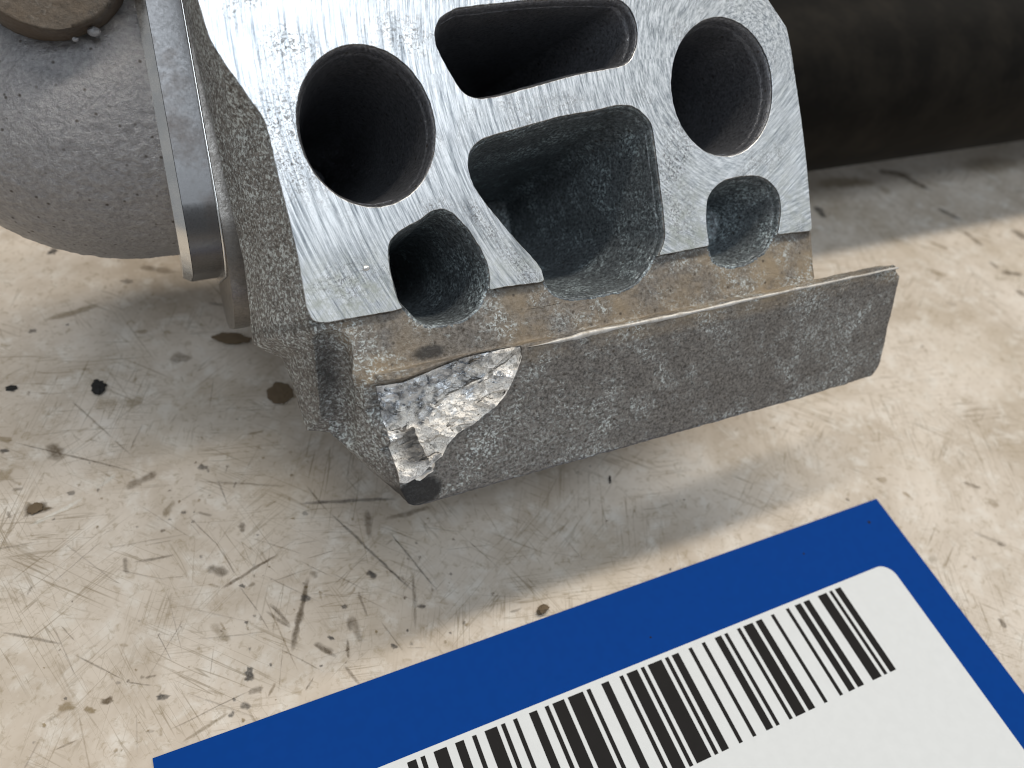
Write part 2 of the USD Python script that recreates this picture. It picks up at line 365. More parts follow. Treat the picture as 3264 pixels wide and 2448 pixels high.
# dirt ground into the scratches and spots: x0, y0, x1, y1 (mm on the bench), width, depth of tone, hue
MARKS = [
    (-6.0,94.6,9.8,99.7,0.91,0.75,'b'), (15.6,91.0,6.8,72.7,1.38,0.9,'b'), (25.4,108.3,40.8,77.4,0.69,0.6,'d'), (21.8,118.4,25.4,108.3,0.54,0.4,'b'), (39.6,97.7,46.9,75.3,0.52,0.5,'d'),
    (-1.8,94.3,1.5,85.4,0.4,0.4,'b'), (1.5,85.4,3.0,79.5,0.32,0.3,'b'), (-1.1,128.2,0.1,118.3,0.44,0.4,'d'), (-10.3,118.3,-4.0,105.9,0.34,0.4,'b'), (-4.0,105.9,-1.9,97.0,0.41,0.35,'b'),
    (18.0,113.3,45.5,105.8,0.99,0.55,'d'), (39.4,101.2,53.9,100.7,1.35,0.5,'b'), (-6.8,128.8,16.6,119.6,0.62,0.35,'b'), (3.2,85.4,7.9,78.7,0.72,0.5,'b'), (4.5,86.2,8.0,80.2,0.48,0.3,'b'),
    (26.9,83.1,26.9,74.9,0.74,0.4,'b'), (23.3,77.1,23.4,68.9,1.45,0.5,'b'), (20.6,71.4,19.4,66.3,0.71,0.55,'b'), (41.8,83.2,37.6,67.9,0.75,0.4,'b'), (12.6,73.0,16.9,67.5,0.95,0.55,'b'),
    (36.1,105.7,34.0,96.6,2.12,0.5,'b'), (-8.4,101.9,-3.4,98.1,2.14,0.65,'b'), (2.9,112.2,1.9,108.9,1.71,0.6,'b'), (30.0,72.9,33.0,63.3,0.4,0.35,'b'), (18.5,110.1,20.1,108.9,1.23,0.5,'d'),
    (31.1,86.8,32.0,85.7,1.53,0.8,'d'), (16.4,73.2,17.2,72.6,0.8,0.7,'d'), (30.8,65.9,31.5,65.1,0.96,0.7,'d'), (39.9,73.8,42.4,72.8,0.83,0.7,'d'), (12.8,85.7,13.8,85.0,1.64,0.6,'d'),
    (22.0,79.9,22.4,79.6,1.15,0.7,'d'), (-1.3,94.1,-0.6,93.4,0.82,0.6,'d'), (-51.2,156.0,-20.5,135.7,0.53,0.5,'b'), (-35.5,166.7,-25.6,149.1,0.55,0.4,'b'), (-25.6,149.1,-21.5,141.9,0.45,0.3,'b'),
    (-21.8,144.1,-17.3,152.8,0.54,0.3,'b'), (-48.4,127.2,-34.6,131.9,1.25,0.8,'w'), (-32.2,133.9,-26.2,136.8,1.21,0.7,'w'), (-41.6,152.5,-39.6,145.7,3.32,0.75,'b'), (-24.5,132.0,-15.8,134.3,2.27,0.65,'b'),
    (-47.4,132.3,-44.6,131.6,3.49,0.9,'b'), (-53.6,157.8,-51.2,156.4,1.75,0.5,'o'), (-53.2,153.2,-52.1,153.0,1.21,0.7,'d'), (-51.7,139.8,-48.7,139.2,0.84,0.5,'b'), (-29.2,163.0,-22.6,161.9,3.7,0.4,'o'),
    (-19.8,161.1,-17.4,160.6,3.36,0.4,'o'), (-54.0,145.4,-52.9,144.7,3.39,0.4,'o'), (-16.5,119.7,-12.8,124.3,1.54,0.5,'o'), (-38.0,134.6,-37.3,134.2,1.19,0.5,'d'), (-31.3,177.8,-28.7,176.7,1.33,0.4,'o'),
    (-4.6,133.2,-3.7,132.3,1.43,0.6,'d'), (-11.5,119.7,-11.0,119.6,0.86,0.6,'d'), (-50.6,175.1,-49.2,174.5,1.65,0.85,'d'), (335.9,180.0,342.9,168.8,2.97,0.6,'d'), (334.1,205.8,343.5,191.4,3.69,0.75,'b'),
    (323.8,210.7,340.2,203.9,4.02,0.75,'b'), (271.7,194.2,270.7,185.7,3.97,0.85,'d'), (337.3,163.2,338.9,151.6,3.19,0.6,'b'), (313.2,160.5,319.1,154.0,2.55,0.45,'o'), (297.2,146.5,304.9,140.0,2.73,0.5,'o'),
    (333.9,143.1,334.7,137.3,2.25,0.5,'b'), (333.6,135.7,344.5,131.3,2.8,0.6,'b'), (332.2,125.1,334.0,120.0,3.01,0.6,'b'), (365.9,155.7,368.3,151.1,4.45,0.5,'b'), (282.4,208.1,317.2,203.0,7.47,0.6,'o'),
    (315.6,201.1,318.1,193.4,4.5,0.4,'o'), (375.0,205.3,420.4,200.5,9.79,0.35,'o'), (290.7,127.1,295.3,124.3,1.84,0.3,'b'), (198.6,64.9,202.8,64.4,2.31,0.5,'o'), (229.5,54.9,234.8,50.5,1.61,0.5,'b'),
    (223.9,32.5,225.1,31.4,1.22,0.5,'b'), (203.8,12.5,203.6,10.4,1.32,0.6,'b'), (183.2,62.6,183.5,62.1,1.02,0.5,'b'), (205.0,58.0,205.7,55.9,1.46,0.4,'o'), (217.9,38.7,227.1,30.4,1.43,0.3,'b'),
    (195.0,35.5,199.1,35.9,2.36,0.35,'o'), (233.5,45.1,234.7,44.0,2.75,0.35,'o'), (211.2,32.1,211.3,30.1,1.19,0.35,'b'), (-55.7,100.1,-42.8,92.4,0.6,0.45,'b'), (-49.6,107.6,-48.3,110.1,0.62,0.4,'b'),
    (-25.4,109.0,-15.1,107.7,0.74,0.45,'b'), (-46.4,68.5,-41.3,69.0,0.42,0.4,'b'), (-26.8,111.1,-27.0,105.9,1.13,0.5,'b'), (-9.8,86.4,-6.7,80.0,1.88,0.45,'o'), (-3.6,71.8,-4.0,69.7,1.68,0.85,'d'),
    (-5.1,66.5,-1.4,66.3,1.21,0.6,'b'), (-7.2,64.6,-5.1,62.7,1.19,0.8,'d'), (-10.4,62.8,-8.7,63.2,1.03,0.8,'d'), (-23.9,72.5,-22.5,71.8,1.48,0.75,'d'), (-44.3,77.5,-42.2,76.7,1.73,0.6,'o'),
    (-35.2,75.6,-34.4,75.3,1.6,0.8,'b'), (-39.3,75.2,-37.9,74.3,1.15,0.6,'o'), (-21.0,60.5,-9.8,63.4,0.73,0.5,'o'), (-41.1,89.5,-30.6,78.9,0.37,0.4,'b'), (-30.6,78.5,-25.1,75.6,0.37,0.4,'b'),
    (4.4,86.9,8.0,78.7,1.12,0.4,'b'), (12.5,73.2,16.4,68.9,1.42,0.45,'b'), (18.1,65.4,20.4,59.0,0.7,0.5,'b'), (7.6,62.3,10.4,64.9,0.46,0.45,'b'), (22.2,76.7,22.0,72.7,1.3,0.5,'b'),
    (16.4,92.3,17.6,89.7,1.34,0.4,'b'), (-40.0,200.4,-23.3,203.5,2.2,0.55,'o'), (-10.2,218.4,1.4,212.6,2.35,0.55,'b'), (8.0,215.8,8.2,207.9,2.81,0.45,'b'), (-35.8,231.2,-34.8,231.8,2.33,0.8,'d'),
    (-30.5,232.0,-29.6,231.8,1.92,0.85,'d'), (-43.7,196.6,-43.1,196.4,1.55,0.6,'d'), (-15.7,212.4,-13.5,211.5,1.88,0.4,'d'), (-14.4,188.7,-11.7,188.3,1.8,0.4,'o'), (-5.3,174.9,-2.2,174.0,3.34,0.4,'b'),
    (7.8,196.6,16.5,192.3,1.47,0.35,'d'), (9.5,140.3,15.0,140.4,0.93,0.5,'o'),
]
HUES = {'b': (0.105, 0.072, 0.036), 'd': (0.045, 0.042, 0.040), 'o': (0.260, 0.190, 0.090), 'w': (0.78, 0.76, 0.70)}
for _ in range(430):                                   # specks, hairline cuts and a few nicks
    x, y = rng.uniform(-75, 290), rng.uniform(40, 260)
    if rng.random() < 0.55:
        x, y = rng.normal(-5, 38), rng.normal(90, 28)
    an = rng.choice([-0.9, 0.45, 1.6, -0.25]) + rng.normal(0, 0.5)
    kind_ = rng.random()
    if kind_ < 0.50:
        ln, w, dep, hue = 0.3, rng.uniform(0.22, 0.75), rng.uniform(0.25, 0.7), rng.choice(['b', 'd', 'o'])
    elif kind_ < 0.84:
        ln, w, dep, hue = rng.uniform(5, 24), rng.uniform(0.18, 0.36), rng.uniform(0.16, 0.42), rng.choice(['b', 'b', 'o'])
    else:
        ln, w, dep, hue = rng.uniform(1, 4.5), rng.uniform(0.25, 0.8), rng.uniform(0.2, 0.55), rng.choice(['b', 'o'])
    MARKS.append((x, y, x + ln * math.cos(an), y + ln * math.sin(an), w, dep, hue))
SC, ST = ([], [], [], []), ([], [], [], [])
for i, (x0, y0, x1, y1, w, dep, hue) in enumerate(MARKS):
    a, b = np.array([x0, y0]), np.array([x1, y1])
    ln = np.linalg.norm(b - a)
    d = (b - a) / max(ln, 1e-6)
    nn = np.array([-d[1], d[0]])
    z = 0.02 + 0.0006 * i
    col = np.array(HUES[hue]) * rng.uniform(0.8, 1.25)
    if ln < 1.6 * w:                                    # a spot: a fan with a faint rim
        V, F, fade, shade = ST
        k0, c, K = len(V), (a + b) / 2, 14
        V.append([*c, z]); fade.append(dep)
        rr = 1 + 0.28 * rng.normal(size=K).clip(-1.2, 1.2)
        for ring, (s, al) in enumerate([(0.36, dep * 0.95), (0.72, 0.0)]):
            for k in range(K):
                t = 2 * math.pi * k / K
                p = c + d * math.cos(t) * (w * s * rr[k] + ln * 0.4) + nn * math.sin(t) * w * s * rr[k]
                V.append([*p, z]); fade.append(al)
        for k in range(K):
            q = (k + 1) % K
            F += [(k0, k0 + 1 + k, k0 + 1 + q), (k0 + 1 + k, k0 + 1 + K + k, k0 + 1 + K + q), (k0 + 1 + k, k0 + 1 + K + q, k0 + 1 + q)]
        shade += [col] * (1 + 2 * K)
    else:
        V, F, fade, shade = SC
        k0, K = len(V), max(6, int(ln / 1.2))
        wob = np.cumsum(rng.normal(0, 0.10 * min(1, w), K)); wob -= np.linspace(0, wob[-1], K)
        for k in range(K):
            t = k / (K - 1)
            ww = w * 0.75 * (0.35 + 0.65 * math.sin(math.pi * min(1, max(0.0, t * 0.9 + 0.05))) ** 0.6) * rng.uniform(0.7, 1.25)
            p = a + d * ln * t + nn * wob[k]
            al = dep * min(1, 6 * t, 6 * (1 - t)) * rng.uniform(0.65, 1.0)
            for s, q in ((-1, 0), (-0.3, 1), (0.3, 1), (1, 0)):
                V.append([*(p + nn * ww * s), z]); fade.append(al * q); shade.append(col)
        for k in range(K - 1):
            for s in range(3):
                u = k0 + 4 * k + s
                F += [(u, u + 4, u + 5), (u, u + 5, u + 1)]
for nm, (V, F, fade, shade) in (('scratches', SC), ('stains', ST)):
    p = obj(nm, V, F, GRIME, table, prim={'fade': np.array(fade), 'shade': np.array(shade)})
    tag(stage.GetPrimAtPath(p), kind='stuff')

# ------------------------------------------------------------------ the broken casting: local x along it, y up its face, z out of the face
T0 = np.array([0.09, 0.12551474, 0.09877723])
casting = xf('metal_casting', T0, 43.9902)
tag(stage.GetPrimAtPath(casting), 'grey aluminium casting with milled ported face and broken corner on its lip', 'casting')
FACE = [(-75.3, 40), (-75.28, 35.87), (-74.8, 28.98), (-72.79, 24.06), (-68.0, 14.01), (-67.7, 11.04), (-67.5, 2.4), (-67.2, -5.14), (-66.95, -12.46), (-67.2, -19.49),
        (-67.3, -23.11), (-66.57, -25.7), (-64.55, -26.36), (-50.05, -26.5), (-25.01, -25.7), (-15.98, -26.1), (19.23, -24.9), (30.72, -24.8), (55.36, -25.16), (63.37, -25.68), (64.0, -25.2),
        (64.41, -8.68), (64.14, 3.45), (63.08, 21.12), (62.38, 25.38), (57.49, 31.93), (45, 47), (0, 60), (-60, 60), (-75.5, 54)]
SLOT = [(-25.08, 32.82), (-28.88, 31.12), (-30.71, 28.45), (-30.79, 25.34), (-29.07, 20.89), (-27.32, 16.93), (-25.87, 15.13), (-23.18, 14.17), (-18.04, 14.55), (0.89, 17.67), (13.29, 18.82), (15.41, 19.61), (17.84, 22.96), (18.82, 26.69), (17.96, 30.58), (15.33, 33.38), (4.28, 34.0), (-8, 33.9)]
WEDGE = [(-24.35, 6.09), (-27.29, 4.05), (-28.39, 0.98), (-27.86, -3.07), (-25.72, -7.27), (-20.46, -15.38), (-16.42, -20.79), (-14.92, -23.1), (-14.43, -27.04), (-12.53, -29.89), (-8.84, -31.64), (-2.76, -32.1), (5.73, -32.03), (9.69, -31.03), (13.73, -27.81), (17.27, -23.81), (18.74, -21.26), (19.16, -15.27), (19.27, -3.89), (19.21, 5.5), (16.98, 8.32), (14.12, 10.21), (9.43, 10.39), (4.75, 9.72), (-3.76, 9.26), (-19.43, 6.9)]
SMALL_L = [(-48.77, -13.57), (-47.57, -11.64), (-45.63, -10.53), (-43.99, -9.85), (-40.9, -9.06), (-38.34, -7.43), (-36.35, -7.1), (-34.51, -7.49), (-32.86, -9.05), (-30.53, -12.27), (-28.67, -16.18), (-27.37, -20.43), (-27.57, -24.51), (-28.92, -27.09), (-31.08, -29.87), (-34.11, -31.56), (-38.19, -32.13), (-42.93, -31.54), (-45.31, -30.27), (-47.21, -27.39), (-48.78, -24.96), (-49.05, -20.62), (-49.26, -17.9)]
SMALL_R = [(31.62, -14.97), (32.89, -12.33), (36.46, -9.95), (41.3, -9.27), (47.91, -9.55), (51.95, -11.46), (54.6, -14.94), (54.62, -19.33), (52.94, -24.53), (49.48, -28.93), (42.92, -31.41), (36.8, -31.44), (32.34, -29.53), (31.13, -25.75), (30.89, -20.5)]
ROUND_L = [(-47.49, 26.77), (-55.53, 23.95), (-61.98, 14.67), (-60.61, 3.48), (-49.97, -5.36), (-38.69, -0.83), (-34.09, 7.97), (-38.83, 22.99)]
ROUND_R = [(41.66, 28.5), (30.85, 24.03), (25.97, 14.64), (28.59, 2.38), (40.24, -4.36), (49.15, -0.91), (55.83, 9.36), (52.6, 23.0)]

def closed(pts, step=0.5, soft=6):
    """The closed outline through the points, resampled and rounded a little."""
    p = np.array(pts + [pts[0]], float)
    L = np.r_[0, np.cumsum(np.linalg.norm(np.diff(p, axis=0), axis=1))]
    n = int(L[-1] / step)
    t = np.linspace(0, L[-1], n, endpoint=False)
    q = np.c_[np.interp(t, L, p[:, 0]), np.interp(t, L, p[:, 1])]
    for _ in range(soft):
        q = 0.5 * q + 0.25 * (np.roll(q, 1, 0) + np.roll(q, -1, 0))
    return q

def ellipse_fit(pts, n=110):
    p = np.array(pts); c = p.mean(0); q = p - c
    A = np.c_[q[:, 0]**2, q[:, 0]*q[:, 1], q[:, 1]**2, q[:, 0], q[:, 1]]
    a = np.linalg.lstsq(A, np.ones(len(p)), rcond=None)[0]
    Q = np.array([[a[0], a[1]/2], [a[1]/2, a[2]]]); b = a[3:]
    o = -0.5 * np.linalg.solve(Q, b); k = 1 + o @ Q @ o
    w, E = np.linalg.eigh(Q / k)
    t = np.linspace(0, 2*math.pi, n, endpoint=False)
    return c + o + (E @ (np.c_[np.cos(t), np.sin(t)] / np.sqrt(w)).T).T

HOLES = {'slot': closed(SLOT), 'wedge': closed(WEDGE), 'small_l': closed(SMALL_L, 0.5), 'small_r': closed(SMALL_R, 0.6), 'round_l': ellipse_fit(ROUND_L), 'round_r': ellipse_fit(ROUND_R)}
DEPTH = {'slot': 62, 'wedge': 60, 'small_l': 60, 'small_r': 17, 'round_l': 78, 'round_r': 78}
TAPER = {'slot': 0.35, 'wedge': 0.38, 'small_l': 0.3, 'small_r': 0.5, 'round_l': 0.36, 'round_r': 0.36}

def cutter(poly, depth, taper, top=6.0, z0=-1.2):
    p = np.asarray(Polygon(poly).buffer(0).exterior.coords)[:-1]
    c = p.mean(0)
    cs = section(p - c)
    down = cs.extrude(depth, scale_top=(taper, taper)).mirror((0, 0, 1))
    up = cs.extrude(top)
    return (down + up.translate((0, 0, -0.01))).translate((c[0], c[1], z0))

BEVEL = {'slot': 0.75, 'wedge': 0.6, 'small_l': 0.7, 'small_r': 0.6, 'round_l': 0.85, 'round_r': 0.85}
def ring_offset(p, d):
    """The outline and the same points moved inwards by d."""
    q = np.array(Polygon(p).simplify(0.02).exterior.coords)[:-1]
    if Polygon(q).exterior.is_ccw is False:
        q = q[::-1]
    tg = np.roll(q, -1, 0) - np.roll(q, 1, 0)
    tg /= np.linalg.norm(tg, axis=1)[:, None]
    return q, q + np.c_[-tg[:, 1], tg[:, 0]] * d

# body: outline at the milled face, at 22 mm depth and at 45 mm depth
K0 = [(-75.6, 40), (-73.1, 24.1), (-68.4, 14), (-67.9, 2.4), (-67.3, -12.5), (-67.6, -23), (-66.9, -27), (-65.0, -31), (-63, -35), (-60, -39), (-55, -41.5), (-40, -42), (64, -42), (64.5, -25.5), (64.7, 0), (63.4, 21.1), (62.8, 25.4), (55.5, 35), (45, 48), (0, 62), (-60, 62), (-76, 55)]
K22 = [(-76.4, 46), (-76.1, 26), (-75.7, 14), (-75.7, 3), (-75.5, -12), (-76.6, -22), (-77.3, -29), (-71.8, -33.6), (-70.6, -41.4), (-69.8, -51), (-66.4, -52), (-50, -57), (62, -52), (62, -25), (62.5, 0), (61, 21), (60, 25.4), (54, 35), (44, 48), (0, 62), (-60, 62), (-76.6, 58)]
K50 = [(x * 0.86, y * 0.86) for x, y in K22]

def loft(levels):
    n, V, F = len(levels[0][0]), [], []
    for pts, z in levels:
        V += [(x, y, z) for x, y in pts]
    for l in range(len(levels) - 1):
        for i in range(n):
            a, b = l * n + i, l * n + (i + 1) % n
            F += [(a, b, b + n), (a, b + n, a + n)]
    for l, flip in ((0, False), (len(levels) - 1, True)):
        v2, f2 = trimesh.creation.triangulate_polygon(Polygon(levels[l][0]), engine='earcut')
        idx = [int(np.argmin(((np.array(levels[l][0]) - v) ** 2).sum(1))) + l * n for v in v2]
        for t in f2:
            F.append(tuple(idx[j] for j in (t[::-1] if flip else t)))
    t = trimesh.Trimesh(V, F, process=False)
    trimesh.repair.fix_normals(t)
    return manifold(t.vertices, t.faces)

KM = [((a[0] * 0.45 + b[0] * 0.55) - (0.5 if i < 10 else 0), a[1] * 0.5 + b[1] * 0.5) for i, (a, b) in enumerate(zip(K0, K22))]
body = loft([(K0, -1.2), (KM, -11.0), (K22, -22.0), (K50, -86.0)])

# lip along the lower edge: cross section (y, z) swept along x, its two ends shaped
lipcs = [(-38.8, 2.9), (-40.3, 3.0), (-41.4, 2.6), (-70.2, -6.75), (-70.9, -7.8), (-70.3, -9.6), (-66, -15), (-50, -16), (-41, -9), (-38.6, -3)]
lip = section(lipcs).extrude(150)                                   # (y, z, x) -> turn into (x, y, z)
lip = lip.transform(np.array([[0, 0, 1, -58.0], [1, 0, 0, 0], [0, 1, 0, 0]], float))
ends = [(-56.6, -37), (89.0, -37), (89.4, -40.7), (90.85, -41.9), (89.7, -64.0), (89.2, -67.2), (87.4, -69.8), (23, -72.6), (-49.5, -72.2), (-53.2, -69.6), (-54.6, -65.9), (-54.8, -62.9)]
endcut = section(ends)
lip = lip ^ endcut.extrude(60).translate((0, 0, -40))
flank = hull([(-56.4, -40.6, 2.6), (-54.7, -63, -4.6), (-53.6, -67.5, -6.3), (-52, -69.5, -7.2), (-56.5, -38.5, -1.5), (-63, -40, -9), (-66.6, -50, -19), (-61, -55.5, -20), (-57, -64, -20), (-52.5, -70.0, -18), (-40, -70, -12), (-40, -40, 2.6), (-40, -40, -10), (-30, -66, -20)])
ledge_fill = hull([(-60, -37, -1.3), (-58, -41, -1.6), (64, -41, -1.3), (64, -37, -1.3), (-64, -40, -14), (64, -55, -14), (-60, -55, -14), (64, -37, -14)])
land = section(np.array(Polygon(FACE).buffer(0.12).exterior.coords)[:-1]).extrude(4.0).translate((0, 0, -4.4))
solid = body + lip + flank + ledge_fill + land
valley = hull(np.vstack([trimesh.creation.icosphere(subdivisions=2, radius=4.6).vertices + np.array(c) for c in ((-64.3, -32.5, -1.5), (-64.8, -53, -13.5))]))
solid = solid - valley
for k, p in HOLES.items():
    q = np.array(Polygon(p).buffer(-BEVEL[k]).exterior.coords)[:-1]
    solid = solid - cutter(q, DEPTH[k], TAPER[k])
    o, i = ring_offset(p, BEVEL[k])
    fl_ = [(o + (o - i) * 0.9, 1.6 + 0.0), (o, -0.35), (i * 0.4 + o * 0.6, -0.35 - BEVEL[k] * 0.75), (i * 0.8 + o * 0.2, -0.4 - BEVEL[k] * 1.6), (i, -0.4 - BEVEL[k] * 3.2)]
    solid = solid - loft(fl_)

# the break: a ruled, ragged surface from the ledge (A) down to the lip's outer face (B)
def along(pts, n):
    p = np.array(pts, float)
    s = np.r_[0, np.cumsum(np.linalg.norm(np.diff(p, axis=0), axis=1))]
    t = np.linspace(0, s[-1], n)
    return np.c_[[np.interp(t, s, p[:, k]) for k in range(p.shape[1])]].T
oz = lambda y: 3.1 + (y + 40.2) * 0.3275
NF = 130
A = along([(-56.6, -41.0, -1.9), (-50.5, -41.5, -1.7), (-46.8, -40.8, -1.4), (-40.7, -39.7, -1.2), (-36.3, -39.0, -0.8), (-29.7, -38.9, 0.6), (-24.4, -38.8, 3.2)], NF)
B = along([(x, y, oz(y)) for x, y in [(-54.9, -63.6), (-52.3, -63.9), (-49.5, -63.6), (-47.4, -62.0), (-44.6, -60.6), (-43.3, -58.2), (-40.9, -56.2), (-36.5, -54.4), (-33.4, -52.3), (-30.6, -51.2), (-28.2, -49.2), (-26.4, -46.0), (-25.1, -43.4), (-23.9, -40.6)]], NF)
jag = 1.5 * (meshkit.fbm(np.c_[B[:, 0] / 2.4, B[:, 0] * 0, B[:, 0] * 0], 4, 77) - 0.5)
B[:, 0] += 1.2 * jag; B[:, 1] += 1.4 * jag; B[:, 2] = oz(B[:, 1])
R = 64
tt = np.linspace(0, 1, R)
S = A[:, None] * (1 - tt)[None, :, None] + B[:, None] * tt[None, :, None]
wgt = np.sin(np.pi * tt)[None, :] * np.sin(np.pi * np.clip(np.linspace(0.12, 1, NF), 0, 1))[:, None] ** 0.5
big_n = meshkit.fbm(S / 5.0, 3, 3) - 0.5
fac_n = np.abs(meshkit.noise(S / 1.7 + 9, 5) - 0.5)
fin_n = meshkit.noise(S / 0.7 + 3, 8) - 0.5
step_ = sstep(0.42, 0.46, tt + 0.16 * (meshkit.fbm(S / 5.0, 3, 2) - 0.5))
ridg = np.abs((S[..., 1] * 0.9 - S[..., 0] * 0.35 + 1.5 * meshkit.fbm(S / 4.0, 3, 61)) % 1.6 - 0.8)
fr = np.random.default_rng(23)
from scipy.spatial import cKDTree
def facets(n, tilt, off):
    """Flat facets of broken metal: each point takes the tilted plane of its nearest seed."""
    i = fr.integers(0, S.shape[0], n); j = fr.integers(0, S.shape[1], n)
    c = S[i, j][:, :2]
    warp = 0.9 * (np.stack([meshkit.fbm(S / 2.2, 3, 71), meshkit.fbm(S / 2.2, 3, 72)], -1) - 0.5)
    k = cKDTree(c * [1, 1.5]).query((S[..., :2] + warp) * [1, 1.5])[1]
    g, o = fr.normal(0, tilt, (n, 2)), fr.normal(0, off, n)
    return o[k] + ((S[..., :2] - c[k]) * g[k]).sum(-1)
tq = S[..., :2] - [-51.6, -56.6]                          # the torn tongue, steep on its right side
tw = 0.7 * (meshkit.fbm(S / 1.5, 3, 91) - 0.5)
tong = sstep(-3.4, 0.5, tq[..., 0] + tw) * sstep(3.0, 2.5, tq[..., 0] + 0.25 * tq[..., 1] + 1.6 * tw) * sstep(-4.6, -3.0, tq[..., 1] + tw) * sstep(4.6, 4.0, tq[..., 1] - 0.25 * tq[..., 0] + 1.5 * tw)
edge_in = np.minimum(1, 4 * wgt)
hgt = -2.0 * wgt + 1.8 * big_n * edge_in + (1.5 * step_ - 0.75) * np.minimum(1, 2 * wgt) + facets(34, 0.26, 0.38) * edge_in + facets(420, 0.30, 0.10) * edge_in + 0.28 * fin_n + 0.18 * (ridg - 0.4) * edge_in + 2.0 * tong
S = S + np.array([0, 0.25, 0.97]) * hgt[..., None]
cols = np.concatenate([(S[0] + [-9, 0, 0])[None], S, ], 0)
top_row = cols[:, :1] + [0, 1.0, 4.5]
bot_row = cols[:, -1:] + [0, -2.5, 3.5]
G = np.concatenate([top_row, cols, bot_row], 1)
nc, nr = G.shape[:2]
Vt_, Vb_ = G.reshape(-1, 3), (G + [0, -4, 30]).reshape(-1, 3)
idx = np.arange(nc * nr).reshape(nc, nr)
q = np.stack([idx[:-1, :-1], idx[1:, :-1], idx[1:, 1:], idx[:-1, 1:]], -1).reshape(-1, 4)
Fq = [(a, b, c) for a, b, c, d in q] + [(a, c, d) for a, b, c, d in q]
NB = nc * nr
Fq += [(c + NB, b + NB, a + NB) for a, b, c in list(Fq)]
rim_ = np.r_[idx[:, 0], idx[-1, 1:], idx[-2::-1, -1], idx[0, -2:0:-1]]
for a, b in zip(rim_, np.roll(rim_, -1)):
    Fq += [(b, a, a + NB), (b, a + NB, b + NB)]
tm = trimesh.Trimesh(np.vstack([Vt_, Vb_]), Fq, process=False)
trimesh.repair.fix_normals(tm)
solid = solid - manifold(tm.vertices, tm.faces)

import shapely
# cut it fine, soften the cast edges and roughen the skin
v, f = mesh_of(solid.refine_to_length(0.85))
tm = trimesh.Trimesh(v, f, process=True)
trimesh.smoothing.filter_taubin(tm, lamb=0.5, nu=0.52, iterations=8)
was = np.array(trimesh.Trimesh(v, f, process=True).vertices)
shift = np.array(tm.vertices) - was
ln_ = np.linalg.norm(shift, axis=1, keepdims=True)
tm.vertices = was + shift * np.minimum(1, 0.55 / np.maximum(ln_, 1e-9))
vn = np.array(tm.vertex_normals)
v = np.array(tm.vertices); f = np.array(tm.faces)
amp = 0.42 * (meshkit.fbm(v / 3.2, 3, 11) - 0.5) + 0.22 * (meshkit.noise(v / 1.1, 4) - 0.5)
for k_, p_ in HOLES.items():                             # the bores are smoother than the outside
    amp[shapely.contains(Polygon(p_).buffer(0.4), shapely.points(v[:, :2]))] *= 0.35 if 'small' not in k_ else 0.7
amp *= np.where((v[:, 1] > -24.8) & (np.abs(v[:, 2] + 0.4) < 0.25), 0.0, 1.0)
v = v + vn * amp[:, None]
vn = np.array(trimesh.Trimesh(v, f, process=False).vertex_normals)
cen = v[f].mean(1)
kind = np.zeros(len(f), int)                              # 0 body, 1 lip, 2.. ports
names = list(HOLES)
pts = shapely.points(cen[:, :2])
for i, k in enumerate(names):
    pg = Polygon(HOLES[k]).buffer(0.05)
    c0 = np.array(Polygon(HOLES[k]).centroid.coords[0])
    inside = shapely.contains(pg, pts) & (cen[:, 2] < -0.55)
    kind[inside] = 2 + i
inl = (cen[:, 1] < -38.6) & (cen[:, 2] > oz(cen[:, 1]) - 3.2) & (kind == 0) & (cen[:, 0] > -56.5)
inl |= (cen[:, 0] > 64.6) & (cen[:, 1] < -36) & (kind == 0)
kind[inl] = 1

def paint(p):
    x, y, z = p.T
    n1 = meshkit.fbm(p / 9.0, 3, 21); n2 = meshkit.fbm(p / 3.5, 3, 31)
    ledge = sstep(-25, -27.5, y) * sstep(-42.5, -40, y) * sstep(-6, -2.5, z) * sstep(-66, -60, x)
    st = ledge * (0.55 + 0.9 * (n1 - 0.35)) * (1 - 0.75 * np.exp(-((x + 38) / 16) ** 2 - ((y + 33) / 9) ** 2))
    st = np.maximum(st, 0.40 * sstep(-44.5, -42.0, y) * sstep(0.5, 1.5, z) * (y < -40.4) * sstep(-30, -20, x) * (0.3 + 1.2 * n2))
    st = np.maximum(st, 0.8 * np.exp(-((x + 55) / 4) ** 2 - ((y + 37) / 4) ** 2))
    dk = 0.95 * sstep(1.0, 0.75, np.hypot((x + 50.5) / 6.0, (y + 67.2) / 4.2) + 0.3 * (n2 - 0.5)) * (y < -60)
    dk = np.maximum(dk, 0.75 * np.exp(-((x + 64.5) / 2.8) ** 2 - ((y + 38) / 9) ** 2) * (y < -27) * (0.4 + 1.1 * n2))
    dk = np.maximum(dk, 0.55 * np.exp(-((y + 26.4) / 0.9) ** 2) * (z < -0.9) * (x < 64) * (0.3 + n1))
    dk = np.maximum(dk, 0.8 * sstep(1.0, 0.6, np.hypot((x + 44) / 4.5, (y + 36.6) / 1.8) + 0.4 * (n2 - 0.5)) * (z > -4))
    pl = 0.95 * sstep(-55, -59, x) * (0.5 + n1) + 0.6 * np.exp(-((x - 70) / 10) ** 2 - ((y + 53) / 7) ** 2) + 0.5 * np.exp(-((x - 32) / 5) ** 2 - ((y + 47) / 5) ** 2) + 0.5 * np.exp(-((x + 22) / 22) ** 2 - ((y + 62) / 7) ** 2)
    return np.clip(st, 0, 1), np.clip(dk, 0, 1), np.clip(pl, 0, 1)
PR = {'stain': lambda p: paint(p)[0], 'dark': lambda p: paint(p)[1], 'pale': lambda p: paint(p)[2]}
Z0 = {'stain': lambda p: np.zeros(len(p)), 'dark': lambda p: np.zeros(len(p)), 'pale': lambda p: 0.5 * meshkit.fbm(p / 6, 2, 3)}

